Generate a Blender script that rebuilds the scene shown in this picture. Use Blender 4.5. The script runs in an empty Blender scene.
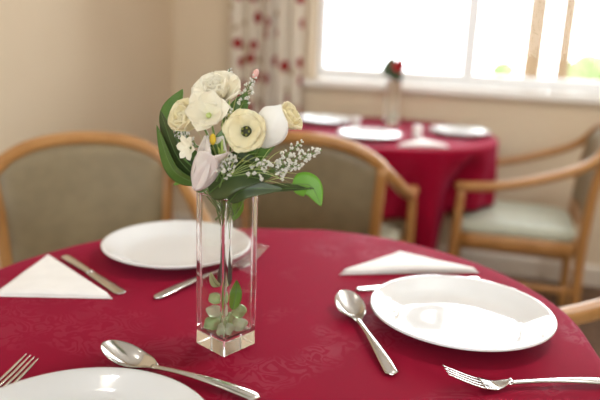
import bpy, bmesh, math, random
from mathutils import Vector, Matrix, noise
random.seed(7)
V = Vector
PI = math.pi
col = bpy.context.scene.collection

# ------------------------------------------------------------------ helpers
def link(o): col.objects.link(o); return o

def tag(o, label=None, cat=None, group=None, kind=None):
    if label: o['label'] = label
    if cat: o['category'] = cat
    if group: o['group'] = group
    if kind: o['kind'] = kind
    return o

def empty(name, loc=(0, 0, 0), rz=0.0):
    o = bpy.data.objects.new(name, None); o.empty_display_size = .05
    o.location = loc; o.rotation_euler = (0, 0, rz)
    return link(o)

def build(name, bm, mat, parent=None, smooth=True, world=False, loc=None, rz=0.0, sub=0, solid=0, bevel=0, flip=True):
    """bm -> one mesh object. world=True: vertices are in world space and the parent is unrotated."""
    if world and parent is not None:
        bmesh.ops.translate(bm, verts=bm.verts, vec=-V(parent.location))
    if flip: bmesh.ops.recalc_face_normals(bm, faces=bm.faces)
    me = bpy.data.meshes.new(name); bm.to_mesh(me); bm.free()
    if isinstance(mat, (list, tuple)):
        for m in mat: me.materials.append(m)
    else: me.materials.append(mat)
    if smooth:
        for p in me.polygons: p.use_smooth = True
    o = bpy.data.objects.new(name, me); link(o)
    if parent is not None: o.parent = parent
    if loc is not None: o.location = loc
    if rz: o.rotation_euler = (0, 0, rz)
    if bevel:
        md = o.modifiers.new('bevel', 'BEVEL'); md.width = bevel; md.segments = 3; md.limit_method = 'ANGLE'
        md.harden_normals = False
    if solid:
        md = o.modifiers.new('solid', 'SOLIDIFY'); md.thickness = solid; md.offset = 0
    if sub:
        md = o.modifiers.new('sub', 'SUBSURF'); md.levels = sub; md.render_levels = sub
    return o

def box(bm, x0, x1, y0, y1, z0, z1):
    vs = [bm.verts.new((x, y, z)) for z in (z0, z1) for y in (y0, y1) for x in (x0, x1)]
    for f in ((0, 2, 3, 1), (4, 5, 7, 6), (0, 1, 5, 4), (2, 6, 7, 3), (0, 4, 6, 2), (1, 3, 7, 5)):
        bm.faces.new([vs[i] for i in f])
    return vs

def catmull(pts, n=8):
    P = [V(p) for p in pts]; out = []
    for i in range(len(P) - 1):
        a = P[i - 1] if i else P[0] * 2 - P[1]
        b, c = P[i], P[i + 1]
        d = P[i + 2] if i + 2 < len(P) else P[-1] * 2 - P[-2]
        for k in range(n):
            t = k / n
            out.append(.5 * ((2 * b) + (c - a) * t + (2 * a - 5 * b + 4 * c - d) * t * t + (3 * b - a - 3 * c + d) * t ** 3))
    out.append(P[-1]); return out

def sweep(bm, path, w, h, up=(0, 0, 1), m=12, e=.55, taper=None, cap=True):
    """rounded-rectangle bar along a path. w across, h along `up`."""
    up = V(up); rings = []
    n = len(path)
    for i, p in enumerate(path):
        p = V(p)
        t = (V(path[min(i + 1, n - 1)]) - V(path[max(i - 1, 0)])).normalized()
        s = t.cross(up)
        if s.length < 1e-4: s = t.cross(V((0, 1, 0)))
        s.normalize(); u = s.cross(t).normalized()
        k = taper(i / (n - 1)) if taper else 1
        kw, kh = (k if isinstance(k, tuple) else (k, k))
        r = []
        for j in range(m):
            a = 2 * PI * (j + .5) / m
            c, q = math.cos(a), math.sin(a)
            c = math.copysign(abs(c) ** e, c); q = math.copysign(abs(q) ** e, q)
            r.append(bm.verts.new(p + s * (c * w / 2 * kw) + u * (q * h / 2 * kh)))
        rings.append(r)
    for a, b in zip(rings, rings[1:]):
        for j in range(m): bm.faces.new((a[j], a[(j + 1) % m], b[(j + 1) % m], b[j]))
    if cap: bm.faces.new(rings[0][::-1]); bm.faces.new(rings[-1])

def tube(bm, path, r, m=8, taper=None): sweep(bm, path, 2 * r, 2 * r, up=(.013, .21, .97), m=m, e=1, taper=taper)

def lathe(bm, prof, n=64, at=(0, 0, 0)):
    at = V(at); rings = []
    for (r, z) in prof:
        if r < 1e-6: rings.append([bm.verts.new(at + V((0, 0, z)))])
        else: rings.append([bm.verts.new(at + V((r * math.cos(2 * PI * j / n), r * math.sin(2 * PI * j / n), z))) for j in range(n)])
    for a, b in zip(rings, rings[1:]):
        if len(a) == 1 and len(b) == 1: continue
        for j in range(n):
            k = (j + 1) % n
            if len(a) == 1: bm.faces.new((a[0], b[k], b[j]))
            elif len(b) == 1: bm.faces.new((a[j], a[k], b[0]))
            else: bm.faces.new((a[j], a[k], b[k], b[j]))

def grid(bm, f, nu, nv, closed_u=False):
    g = [[bm.verts.new(f(i / (nu - (0 if closed_u else 1)), j / (nv - 1))) for j in range(nv)] for i in range(nu)]
    for i in range(nu if closed_u else nu - 1):
        for j in range(nv - 1):
            a, b = g[i], g[(i + 1) % nu]
            bm.faces.new((a[j], b[j], b[j + 1], a[j + 1]))
    return g

def smooth01(t): t = max(0, min(1, t)); return t * t * (3 - 2 * t)

# ------------------------------------------------------------------ materials
def mat(name, base=(.5, .5, .5), rough=.5, **kw):
    m = bpy.data.materials.new(name); m.use_nodes = True
    b = m.node_tree.nodes['Principled BSDF']
    b.inputs['Base Color'].default_value = (*base, 1)
    b.inputs['Roughness'].default_value = rough
    for k, v in kw.items():
        b.inputs[k.replace('_', ' ')].default_value = v
    return m, m.node_tree.nodes, m.node_tree.links, b

def noise_col(m, nodes, links, b, c0, c1, scale=(5, 5, 5), detail=4, coord='Object', lo=.35, hi=.65, bump=0, bscale=None):
    tc = nodes.new('ShaderNodeTexCoord'); mp = nodes.new('ShaderNodeMapping'); mp.inputs['Scale'].default_value = scale
    links.new(tc.outputs[coord], mp.inputs[0])
    n = nodes.new('ShaderNodeTexNoise'); n.inputs['Detail'].default_value = detail; n.inputs['Scale'].default_value = 1
    links.new(mp.outputs[0], n.inputs['Vector'])
    r = nodes.new('ShaderNodeValToRGB'); r.color_ramp.elements[0].position = lo; r.color_ramp.elements[1].position = hi
    r.color_ramp.elements[0].color = (*c0, 1); r.color_ramp.elements[1].color = (*c1, 1)
    links.new(n.outputs['Fac'], r.inputs[0]); links.new(r.outputs[0], b.inputs['Base Color'])
    if bump:
        bp = nodes.new('ShaderNodeBump'); bp.inputs['Strength'].default_value = bump; bp.inputs['Distance'].default_value = .002
        if bscale:
            n2 = nodes.new('ShaderNodeTexNoise'); n2.inputs['Scale'].default_value = bscale; n2.inputs['Detail'].default_value = 3
            links.new(tc.outputs[coord], n2.inputs['Vector']); links.new(n2.outputs['Fac'], bp.inputs['Height'])
        else: links.new(n.outputs['Fac'], bp.inputs['Height'])
        links.new(bp.outputs[0], b.inputs['Normal'])
    return tc, n, r

def simple(name, c0, c1, rough=.5, scale=5, bump=0, bscale=None, **kw):
    m, n, l, b = mat(name, c0, rough, **kw)
    s = scale if isinstance(scale, tuple) else (scale,) * 3
    noise_col(m, n, l, b, c0, c1, s, bump=bump, bscale=bscale)
    return m

M = {}
M['wall'] = simple('magnolia_paint', (.67, .545, .385), (.69, .565, .405), .7, 3, bump=.08, bscale=160)
M['ceiling'] = simple('ceiling_paint', (.84, .83, .81), (.86, .85, .83), .8, 3)
M['carpet'] = simple('carpet', (.10, .055, .032), (.17, .10, .06), .95, 40, bump=.6, bscale=500)
M['skirting'] = simple('cream_gloss_paint', (.66, .58, .48), (.70, .62, .52), .35, 4)
M['upvc'] = simple('white_plastic', (.86, .86, .87), (.88, .88, .89), .3, 4)
M['sill'] = simple('white_sill_paint', (.82, .78, .72), (.85, .81, .75), .35, 4)
M['wood'] = simple('beech_wood', (.37, .170, .048), (.47, .238, .080), .32, (9, 9, 2.2), Specular_IOR_Level=.5)
M['vinyl'] = simple('olive_upholstery', (.215, .165, .092), (.25, .195, .11), .48, 25, bump=.12, bscale=240)
M['seatcloth'] = simple('sage_upholstery', (.44, .46, .36), (.50, .52, .41), .4, 60, bump=.2, bscale=300)
M['china'] = simple('white_china', (.745, .745, .74), (.765, .765, .76), .05, 2, Coat_Weight=.5, Coat_Roughness=.03)
M['steel'] = simple('stainless_steel', (.62, .60, .57), (.68, .66, .63), .16, 30, Metallic=1.0)
M['napkin'] = simple('white_paper', (.84, .82, .79), (.88, .86, .83), .85, 30, bump=.15, bscale=420)
M['shaker'] = simple('white_ceramic', (.85, .84, .82), (.88, .87, .85), .15, 3)
M['timber'] = simple('outdoor_timber', (.125, .082, .044), (.155, .10, .056), .8, (12, 12, 1.5))
M['paving'] = simple('pale_paving', (.50, .48, .44), (.58, .56, .52), .9, 2)
M['hedge'] = simple('hedge_leaf', (.19, .25, .09), (.25, .31, .13), .7, 20)

def leafmat(name, c0, c1, trans=.25, rough=.38):
    m, n, l, b = mat(name, c0, rough)
    noise_col(m, n, l, b, c0, c1, (45, 45, 45))
    t = n.new('ShaderNodeBsdfTranslucent'); t.inputs[0].default_value = (*[min(1, c * 1.9) for c in c1], 1)
    mx = n.new('ShaderNodeMixShader'); mx.inputs[0].default_value = trans
    out = n['Material Output']
    l.new(b.outputs[0], mx.inputs[1]); l.new(t.outputs[0], mx.inputs[2]); l.new(mx.outputs[0], out.inputs[0])
    return m
M['leaf_dark'] = leafmat('dark_green_leaf', (.040, .068, .020), (.075, .105, .032), .2)
M['leaf_mid'] = leafmat('green_leaf', (.085, .17, .03), (.13, .23, .05), .3)
M['leaf_lime'] = leafmat('bright_leaf', (.14, .27, .035), (.20, .36, .06), .5)
M['leaf_pale'] = leafmat('pale_leaf', (.42, .52, .25), (.55, .62, .38), .4)
M['leaf_grey'] = leafmat('grey_leaf', (.07, .062, .05), (.10, .09, .075), .1)
M['stem'] = leafmat('stem_green', (.13, .22, .05), (.20, .30, .08), .2)
M['grass'] = leafmat('grass_green', (.42, .54, .15), (.56, .66, .28), .35)
M['petal_cream'] = leafmat('cream_petal', (.95, .83, .50), (.97, .88, .60), .28, .6)
M['petal_white'] = leafmat('white_petal', (.95, .87, .66), (.97, .91, .75), .28, .6)
M['petal_pure'] = leafmat('pure_white_petal', (.92, .89, .82), (.94, .92, .86), .3, .5)
M['petal_pink'] = leafmat('blush_petal', (.92, .83, .77), (.96, .89, .83), .3, .6)
M['throat'] = simple('green_throat', (.17, .20, .03), (.30, .30, .06), .6, 60)
M['heart'] = simple('dark_heart', (.02, .022, .006), (.05, .05, .012), .6, 60)
M['stamen'] = simple('yellow_stamen', (.75, .50, .03), (.85, .62, .06), .6, 60)
M['floret'] = leafmat('white_floret', (.80, .77, .68), (.88, .85, .78), .3, .7)
M['pinkbud'] = simple('pink_bud', (.75, .38, .33), (.82, .5, .45), .6, 60)
M['rose'] = leafmat('red_rose', (.50, .012, .018), (.62, .03, .035), .2, .5)
M['rose_pink'] = leafmat('pink_rose', (.80, .45, .42), (.85, .55, .52), .2, .5)

def glass(name, colr=(1, 1, 1), rough=0, ior=1.5):
    m, n, l, b = mat(name, colr, rough)
    b.inputs['Transmission Weight'].default_value = 1; b.inputs['IOR'].default_value = ior
    return m
M['glass'] = glass('clear_glass', (.985, .995, .985), 0, 1.45)
M['pebble'] = glass('green_glass', (.58, .82, .42), .2, 1.3); M['pebble'].node_tree.nodes['Principled BSDF'].inputs['Transmission Weight'].default_value = .6
M['pebble_pale'] = glass('pale_green_glass', (.80, .90, .68), .2, 1.3); M['pebble_pale'].node_tree.nodes['Principled BSDF'].inputs['Transmission Weight'].default_value = .6

# window pane: thin sheet of glass
m, n, l, b = mat('window_glass'); out = n['Material Output']
tr = n.new('ShaderNodeBsdfTransparent'); tr.inputs[0].default_value = (.97, .98, .97, 1)
gl = n.new('ShaderNodeBsdfGlossy'); gl.inputs['Roughness'].default_value = .02
fr = n.new('ShaderNodeFresnel'); fr.inputs[0].default_value = 1.3
mx = n.new('ShaderNodeMixShader'); l.new(fr.outputs[0], mx.inputs[0]); l.new(tr.outputs[0], mx.inputs[1]); l.new(gl.outputs[0], mx.inputs[2])
l.new(mx.outputs[0], out.inputs[0]); M['pane'] = m

# damask tablecloth: woven flower motifs that only differ in sheen and a touch of colour
def math_node(n, l, op, a, b=None, c=None):
    q = n.new('ShaderNodeMath'); q.operation = op
    for i, v in enumerate((a, b, c)):
        if v is None: continue
        if isinstance(v, (int, float)): q.inputs[i].default_value = v
        else: l.new(v, q.inputs[i])
    return q.outputs[0]
m, n, l, b = mat('burgundy_damask', (.26, .012, .035), .5)
tc = n.new('ShaderNodeTexCoord')
nz = n.new('ShaderNodeTexNoise'); nz.inputs['Scale'].default_value = 22; nz.inputs['Detail'].default_value = 2
l.new(tc.outputs['Object'], nz.inputs['Vector'])
vm = n.new('ShaderNodeVectorMath'); vm.operation = 'MULTIPLY_ADD'; vm.inputs[1].default_value = (.022, .022, 0); l.new(nz.outputs['Color'], vm.inputs[0]); l.new(tc.outputs['Object'], vm.inputs[2])
vo = n.new('ShaderNodeTexVoronoi'); vo.feature = 'F1'; vo.voronoi_dimensions = '2D'; vo.inputs['Scale'].default_value = 7.5; vo.inputs['Randomness'].default_value = .55
l.new(vm.outputs[0], vo.inputs['Vector'])
sub = n.new('ShaderNodeVectorMath'); sub.operation = 'SUBTRACT'; l.new(vm.outputs[0], sub.inputs[0])
vs_ = n.new('ShaderNodeVectorMath'); vs_.operation = 'SCALE'; vs_.inputs['Scale'].default_value = 1.0
l.new(vo.outputs['Position'], vs_.inputs[0]); l.new(vs_.outputs[0], sub.inputs[1])
sx = n.new('ShaderNodeSeparateXYZ'); l.new(sub.outputs[0], sx.inputs[0])
ang = math_node(n, l, 'ARCTAN2', sx.outputs[1], sx.outputs[0])
pet = math_node(n, l, 'COSINE', math_node(n, l, 'MULTIPLY', ang, 5.0))
rad = math_node(n, l, 'MULTIPLY_ADD', pet, .013, .034)
ln = n.new('ShaderNodeVectorMath'); ln.operation = 'LENGTH'; l.new(sub.outputs[0], ln.inputs[0])
mask = n.new('ShaderNodeMapRange'); mask.inputs['From Min'].default_value = -.004; mask.inputs['From Max'].default_value = .004
l.new(math_node(n, l, 'SUBTRACT', rad, ln.outputs['Value']), mask.inputs['Value'])
ring = math_node(n, l, 'SINE', math_node(n, l, 'MULTIPLY', ln.outputs['Value'], 420.0))
ringm = math_node(n, l, 'MULTIPLY_ADD', ring, .3, .7)
lv = n.new('ShaderNodeTexNoise'); lv.inputs['Scale'].default_value = 24; lv.inputs['Detail'].default_value = 1.5; lv.inputs['Distortion'].default_value = 1.2
l.new(tc.outputs['Object'], lv.inputs['Vector'])
band = math_node(n, l, 'ABSOLUTE', math_node(n, l, 'SUBTRACT', math_node(n, l, 'FRACT', math_node(n, l, 'MULTIPLY', lv.outputs['Fac'], 7.0)), .5))
lm = n.new('ShaderNodeMapRange'); lm.inputs['From Min'].default_value = .20; lm.inputs['From Max'].default_value = .28
l.new(band, lm.inputs['Value'])
nz2 = n.new('ShaderNodeTexNoise'); nz2.inputs['Scale'].default_value = 7; l.new(tc.outputs['Object'], nz2.inputs['Vector'])
lm2 = n.new('ShaderNodeMapRange'); lm2.inputs['From Min'].default_value = .5; lm2.inputs['From Max'].default_value = .58; l.new(nz2.outputs['Fac'], lm2.inputs['Value'])
leafy = math_node(n, l, 'MULTIPLY', math_node(n, l, 'MULTIPLY', lm.outputs[0], lm2.outputs[0]), .4)
motif = math_node(n, l, 'MAXIMUM', math_node(n, l, 'MULTIPLY', mask.outputs[0], ringm), leafy)
mxc = n.new('ShaderNodeMix'); mxc.data_type = 'RGBA'
mxc.inputs['A'].default_value = (.235, .0035, .020, 1); mxc.inputs['B'].default_value = (.27, .008, .032, 1)
l.new(motif, mxc.inputs['Factor']); l.new(mxc.outputs['Result'], b.inputs['Base Color'])
l.new(math_node(n, l, 'MULTIPLY_ADD', motif, -.14, .66), b.inputs['Roughness'])
b.inputs['Sheen Weight'].default_value = .16; b.inputs['Sheen Roughness'].default_value = .4; b.inputs['Sheen Tint'].default_value = (1, .22, .42, 1)
l.new(math_node(n, l, 'MULTIPLY_ADD', motif, .14, .03), b.inputs['Specular IOR Level'])
bn = n.new('ShaderNodeTexNoise'); bn.inputs['Scale'].default_value = 900; l.new(tc.outputs['Object'], bn.inputs['Vector'])
bp = n.new('ShaderNodeBump'); bp.inputs['Strength'].default_value = .15; bp.inputs['Distance'].default_value = .0006; l.new(bn.outputs['Fac'], bp.inputs['Height']); l.new(bp.outputs[0], b.inputs['Normal'])
M['damask'] = m

# curtain print: cream cloth with scattered red blooms and tan leaves (UV space in metres)
m, n, l, b = mat('printed_curtain', (.75, .68, .56), .85)
uv = n.new('ShaderNodeUVMap')
def blots(scale, rmin, rmax, keep, seed):
    mp = n.new('ShaderNodeMapping'); mp.inputs['Location'].default_value = (seed, seed * 1.7, 0); l.new(uv.outputs[0], mp.inputs[0])
    nn = n.new('ShaderNodeTexNoise'); nn.inputs['Scale'].default_value = 45; l.new(mp.outputs[0], nn.inputs['Vector'])
    w = n.new('ShaderNodeVectorMath'); w.operation = 'MULTIPLY_ADD'; w.inputs[1].default_value = (.025, .025, 0); l.new(nn.outputs['Color'], w.inputs[0]); l.new(mp.outputs[0], w.inputs[2])
    v = n.new('ShaderNodeTexVoronoi'); v.voronoi_dimensions = '2D'; v.inputs['Scale'].default_value = scale; v.inputs['Randomness'].default_value = .7; l.new(w.outputs[0], v.inputs['Vector'])
    r = n.new('ShaderNodeMapRange'); r.inputs['From Min'].default_value = rmax; r.inputs['From Max'].default_value = rmin; l.new(v.outputs['Distance'], r.inputs['Value'])
    sc = n.new('ShaderNodeSeparateColor'); l.new(v.outputs['Color'], sc.inputs[0])
    k = math_node(n, l, 'LESS_THAN', sc.outputs[0], keep)
    return math_node(n, l, 'MULTIPLY', r.outputs[0], k)
b1 = blots(9.5, .24, .30, .72, .3); b2 = blots(11, .14, .20, .6, 4.1)
ma = n.new('ShaderNodeMix'); ma.data_type = 'RGBA'; ma.inputs['A'].default_value = (.80, .72, .60, 1); ma.inputs['B'].default_value = (.42, .27, .12, 1); l.new(b2, ma.inputs['Factor'])
mb = n.new('ShaderNodeMix'); mb.data_type = 'RGBA'; l.new(ma.outputs['Result'], mb.inputs['A']); mb.inputs['B'].default_value = (.36, .012, .014, 1); l.new(b1, mb.inputs['Factor'])
l.new(mb.outputs['Result'], b.inputs['Base Color'])
t = n.new('ShaderNodeBsdfTranslucent'); l.new(mb.outputs['Result'], t.inputs[0])
mx = n.new('ShaderNodeMixShader'); mx.inputs[0].default_value = .22
l.new(b.outputs[0], mx.inputs[1]); l.new(t.outputs[0], mx.inputs[2]); l.new(mx.outputs[0], n['Material Output'].inputs[0])
M['curtain'] = m

m, n, l, b = mat('lamp_glass', (.9, .85, .75), .4)
b.inputs['Emission Color'].default_value = (1, .88, .70, 1); b.inputs['Emission Strength'].default_value = 9
M['lamp'] = m

# ------------------------------------------------------------------ the room
XL, XR, YF, YB, H = -1.72, 2.5, -2.4, 3.25, 2.45
TW = .24                                   # thickness of the window wall
WZ2 = 2.0
WX0, WX1, WZ0, WZ1 = -.945, 1.75, .905, 2.12  # window opening
def struct(name, bm, m, **kw):
    o = build(name, bm, m, smooth=False, **kw); o['kind'] = 'structure'; return o
bm = bmesh.new(); box(bm, XL - .15, XR + .15, YF - .15, YB + TW, -.1, 0); struct('floor', bm, M['carpet'])
bm = bmesh.new(); box(bm, XL - .15, XR + .15, YF - .15, YB + TW, H, H + .1); struct('ceiling', bm, M['ceiling'])
bm = bmesh.new(); box(bm, XL - .15, XL, YF - .15, YB + TW, 0, H); struct('wall_left', bm, M['wall'])
bm = bmesh.new(); box(bm, XR, XR + .15, YF - .15, YB + TW, 0, H); struct('wall_right', bm, M['wall'])
GX0, GX1 = -1.1, 1.9                        # added second window behind the camera, unseen, for front fill light
bm = bmesh.new()
box(bm, XL, GX0, YF - .15, YF, 0, H); box(bm, GX1, XR, YF - .15, YF, 0, H); box(bm, GX0, GX1, YF - .15, YF, 0, WZ0); box(bm, GX0, GX1, YF - .15, YF, WZ2, H)
struct('wall_front', bm, M['wall'])
bm = bmesh.new()
box(bm, XL, WX0, YB, YB + TW, 0, H); box(bm, WX1, XR, YB, YB + TW, 0, H)
box(bm, WX0, WX1, YB, YB + TW, 0, WZ0 - .03); box(bm, WX0, WX1, YB, YB + TW, WZ1, H)
struct('wall_back', bm, M['wall'])
def skirt(name, p0, p1, nrm):
    d = (V(p1) - V(p0)); L = d.length; d.normalize(); nv = V(nrm); bm = bmesh.new()
    prof = [(0, 0), (.016, 0), (.016, .085), (.012, .097), (.006, .105), (0, .105)]
    a = [bm.verts.new(V(p0) + nv * x + V((0, 0, z))) for x, z in prof]; c = [bm.verts.new(V(p1) + nv * x + V((0, 0, z))) for x, z in prof]
    for i in range(len(prof)):
        j = (i + 1) % len(prof); bm.faces.new((a[i], a[j], c[j], c[i]))
    bm.faces.new(a[::-1]); bm.faces.new(c); struct(name, bm, M['skirting'])
skirt('baseboard_back', (XL, YB, 0), (XR, YB, 0), (0, -1, 0))
skirt('baseboard_left', (XL, YF, 0), (XL, YB, 0), (1, 0, 0))
skirt('baseboard_right', (XR, YF, 0), (XR, YB, 0), (-1, 0, 0))

# window: white frame, mullions, panes, sill
FY = YB + .10
win = empty('window_1', ((WX0 + WX1) / 2, FY, WZ0)); win['kind'] = 'structure'
bm = bmesh.new()
fy0, fy1 = FY, FY + .06
box(bm, WX0, WX0 + .04, fy0, fy1, WZ0, WZ1); box(bm, WX1 - .05, WX1, fy0, fy1, WZ0, WZ1)
box(bm, WX0 + .04, WX1 - .05, fy0, fy1, WZ0, WZ0 + .058); box(bm, WX0 + .05, WX1 - .05, fy0, fy1, WZ1 - .06, WZ1)
o = build('window_frame', bm, M['upvc'], win, smooth=False, world=True, bevel=.006); o['kind'] = 'structure'
mulls = [-.172, .60, 1.25]
for x in mulls:
    bm = bmesh.new(); box(bm, x - .033, x + .033, fy0 - .004, fy1, WZ0 + .06, WZ1 - .06)
    o = build('mullion', bm, M['upvc'], win, smooth=False, world=True, bevel=.005); o['kind'] = 'structure'
xs = [WX0 + .05] + mulls + [WX1 - .05]
for a, c in zip(xs, xs[1:]):
    bm = bmesh.new(); vs = [bm.verts.new(p) for p in ((a + .02, FY + .03, WZ0 + .06), (c - .02, FY + .03, WZ0 + .06), (c - .02, FY + .03, WZ1 - .06), (a + .02, FY + .03, WZ1 - .06))]
    bm.faces.new(vs); o = build('window_pane', bm, M['pane'], win, smooth=False, world=True); o['kind'] = 'structure'
fill_win = empty('fill_window_2', ((GX0 + GX1) / 2, YF - .08, WZ0)); fill_win['kind'] = 'structure'  # added opening, never in view, brings daylight from the front
bm = bmesh.new(); g0, g1 = YF - .11, YF - .06
box(bm, GX0, GX0 + .05, g0, g1, WZ0, WZ2); box(bm, GX1 - .05, GX1, g0, g1, WZ0, WZ2); box(bm, GX0 + .05, GX1 - .05, g0, g1, WZ0, WZ0 + .06); box(bm, GX0 + .05, GX1 - .05, g0, g1, WZ2 - .06, WZ2)
for q in (-.05, .85): box(bm, q - .025, q + .025, g0 - .003, g1, WZ0 + .055, WZ2 - .055)
o = build('window_frame', bm, M['upvc'], fill_win, smooth=False, world=True); o['kind'] = 'structure'
bm = bmesh.new(); bm.faces.new([bm.verts.new(p) for p in ((GX0 + .02, YF - .085, WZ0 + .02), (GX1 - .02, YF - .085, WZ0 + .02), (GX1 - .02, YF - .085, WZ2 - .02), (GX0 + .02, YF - .085, WZ2 - .02))])
o = build('window_pane', bm, M['pane'], fill_win, smooth=False, world=True); o['kind'] = 'structure'
bm = bmesh.new(); box(bm, WX0 - .03, WX1 + .03, YB - .045, YB, WZ0 - .03, WZ0 - .002); box(bm, WX0, WX1, YB, FY + .02, WZ0 - .03, WZ0 - .002)
bmesh.ops.remove_doubles(bm, verts=bm.verts, dist=1e-5)
struct('trim_1', bm, M['sill'])['label'] = 'white painted window sill board'

# outdoors: paving, timber posts, bushes
bm = bmesh.new(); box(bm, -14, 14, YB + TW + .01, 30, -.35, -.25); struct('ground', bm, M['paving'])
for i, (x, y, w, lab) in enumerate(((.175, 4.8, .125, 'broad tan timber post outside window, first right of the grey mullion'),
                                    (.372, 4.8, .09, 'narrower tan timber post outside window beside the broad post'),
                                    (-.84, 5.6, .055, 'slim yellowish post outside window above the rose vase'))):
    p = empty('timber_post', (x, y, -.25)); tag(p, lab, 'post', 'timber posts outside the window')
    bm = bmesh.new(); sweep(bm, [(x, y, -.25 + 3.1 * k / 6) for k in range(7)], w, w, up=(0, 1, 0), e=.4); build('post_shaft', bm, M['timber'], p, world=True)
    bm = bmesh.new(); lathe(bm, [(0, -.01), (w * .9, -.01), (w * .9, .02), (w * .3, .07), (0, .09)], 4, (x, y, 2.85)); build('post_cap', bm, M['timber'], p, world=True, smooth=False)
def bush(x, y, z, r, label, seed):
    random.seed(seed); root = empty('bush', (x, y, -.25)); tag(root, label, 'bush', 'bushes outside the window')
    bm = bmesh.new()
    for k in range(420):
        d = V((random.gauss(0, 1), random.gauss(0, 1), random.gauss(0, 1))).normalized() * r * random.uniform(.6, 1)
        c = V((x, y, z)) + V((d.x, d.y, d.z * .9)); nrm = (d.normalized() + V((random.uniform(-.6, .6), random.uniform(-.6, .6), random.uniform(-.6, .6)))).normalized()
        s = nrm.orthogonal().normalized(); t_ = nrm.cross(s); L = r * .26; W = r * .12
        q = [c - s * L, c + t_ * W + nrm * W * .3, c + s * L, c - t_ * W + nrm * W * .3]
        bm.faces.new([bm.verts.new(k_) for k_ in q])
    build('foliage', bm, M['hedge'], root, world=True, solid=.004)
    bm = bmesh.new()
    for k in range(5):
        a = k * 1.256; tube(bm, catmull([(x, y, -.25), (x + .08 * r * math.cos(a), y + .08 * r * math.sin(a), (z - .25) / 2), (x + .5 * r * math.cos(a), y + .5 * r * math.sin(a), z)], 5), .018, 6)
    build('trunk', bm, M['timber'], root, world=True)
bush(1.05, 9.0, .78, .30, 'green bush outside the window at the right edge of the view', 3)
bush(-.02, 11.0, .66, .20, 'pale distant bush outside window just right of the grey mullion', 4)

# curtain: gathered drop of printed cloth
NU, NV = 150, 14
CX0, CX1, CZ0, CZ1 = -1.385, -.962, .02, 2.22
bm = bmesh.new(); uvl = bm.loops.layers.uv.new('UVMap')
def cur(u, v):
    x = CX0 + (CX1 - CX0) * u + .012 * math.sin(u * 41 + 1); amp = .031 * (.75 + .25 * math.sin(u * 11 + 2))
    y = YB - .062 + amp * math.sin(u * 2 * PI * 5.3 + .5 * math.sin(v * 3)) + .004 * math.sin(v * 9 + u * 20)
    return V((x + .006 * math.sin(v * 5 + u * 9), y, CZ0 + (CZ1 - CZ0) * v))
g = grid(bm, cur, NU, NV)
lens = [0]
for i in range(1, NU): lens.append(lens[-1] + (g[i][0].co - g[i - 1][0].co).length)
idx = {v: (lens[i], g[i][j].co.z) for i in range(NU) for j, v in enumerate(g[i])}
for f in bm.faces:
    for lp in f.loops: lp[uvl].uv = idx[lp.vert]
cu = build('curtain', bm, M['curtain'], solid=.0015, flip=False)
tag(cu, 'cream curtain printed with red blooms hanging left of window', 'curtain')

# ------------------------------------------------------------------ tables and cloths
def pr_interp(tab, a):
    a = a % 360; n_ = len(tab)
    for i in range(n_):
        a0, r0 = tab[i]; a1, r1 = tab[(i + 1) % n_]
        if a1 <= a0: a1 += 360
        aa = a if a >= a0 else a + 360
        if a0 <= aa <= a1:
            return r0 + (r1 - r0) * smooth01((aa - a0) / (a1 - a0))
    return tab[0][1]
def table(center, R, name_label, inset=.02):
    cx, cy = center
    t = empty('dining_table', (cx, cy, 0)); tag(t, name_label, 'table', 'pedestal dining tables')
    bm = bmesh.new(); lathe(bm, [(0, .705), (R - .045, .705), (R - .03, .715), (R - .03, .728), (R - .04, .735), (0, .735)], 72)
    build('tabletop', bm, M['wood'], t)
    bm = bmesh.new(); lathe(bm, [(0, .05), (.05, .05), (.045, .12), (.036, .3), (.036, .6), (.06, .68), (.16, .70), (.16, .705), (0, .705)], 32)
    build('pedestal', bm, M['wood'], t)
    for k in range(4):
        a = PI / 4 + k * PI / 2; d = V((math.cos(a), math.sin(a), 0))
        bm = bmesh.new(); sweep(bm, catmull([d * .02 + V((0, 0, .09)), d * .15 + V((0, 0, .065)), d * .29 + V((0, 0, .022))], 6), .06, .04)
        build('foot', bm, M['wood'], t)
    return t
def cloth(center, rfun, dropfun, label, seed, ztop=.74, fold=.012, dent=lambda a: 0):
    cx, cy = center; NA = 220
    bm = bmesh.new(); rings = []
    rr = [0.0, .12, .25, .38, .5, .62, .74, .84, .92, .965]
    def put(a, r, z): return bm.verts.new((cx + r * math.cos(a), cy + r * math.sin(a), z))
    c0 = bm.verts.new((cx, cy, ztop)); rings = []
    for q in rr[1:]:
        rings.append([put(2 * PI * i / NA, rfun(2 * PI * i / NA) * q, ztop) for i in range(NA)])
    er = .016
    for k in range(1, 6):
        b_ = k / 5 * PI / 2
        rings.append([put(2 * PI * i / NA, rfun(2 * PI * i / NA) - er + er * math.sin(b_), ztop - er + er * math.cos(b_)) for i in range(NA)])
    for k in range(1, 13):
        q = k / 12; ring = []
        for i in range(NA):
            a = 2 * PI * i / NA; D = dropfun(a)
            w = math.sin(a * 13 + seed) * .6 + math.sin(a * 21 + seed * 2.1) * .4 + .5 * math.sin(a * 7 + seed)
            r = rfun(a) + fold * w * smooth01(q * 1.3) * min(1, D / .3) - .004 * q - dent(a) * smooth01(q * 2.2)
            ring.append(put(a, r, ztop - er - (D - er) * q))
        rings.append(ring)
    for i in range(NA): bm.faces.new((c0, rings[0][i], rings[0][(i + 1) % NA]))
    for A, B in zip(rings, rings[1:]):
        for i in range(NA):
            j = (i + 1) % NA; bm.faces.new((A[i], B[i], B[j], A[j]))
    o = build('tablecloth', bm, M['damask'])
    md = o.modifiers.new('solid', 'SOLIDIFY'); md.thickness = .0025; md.offset = -1
    return tag(o, label, 'tablecloth', 'burgundy tablecloths')

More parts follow.
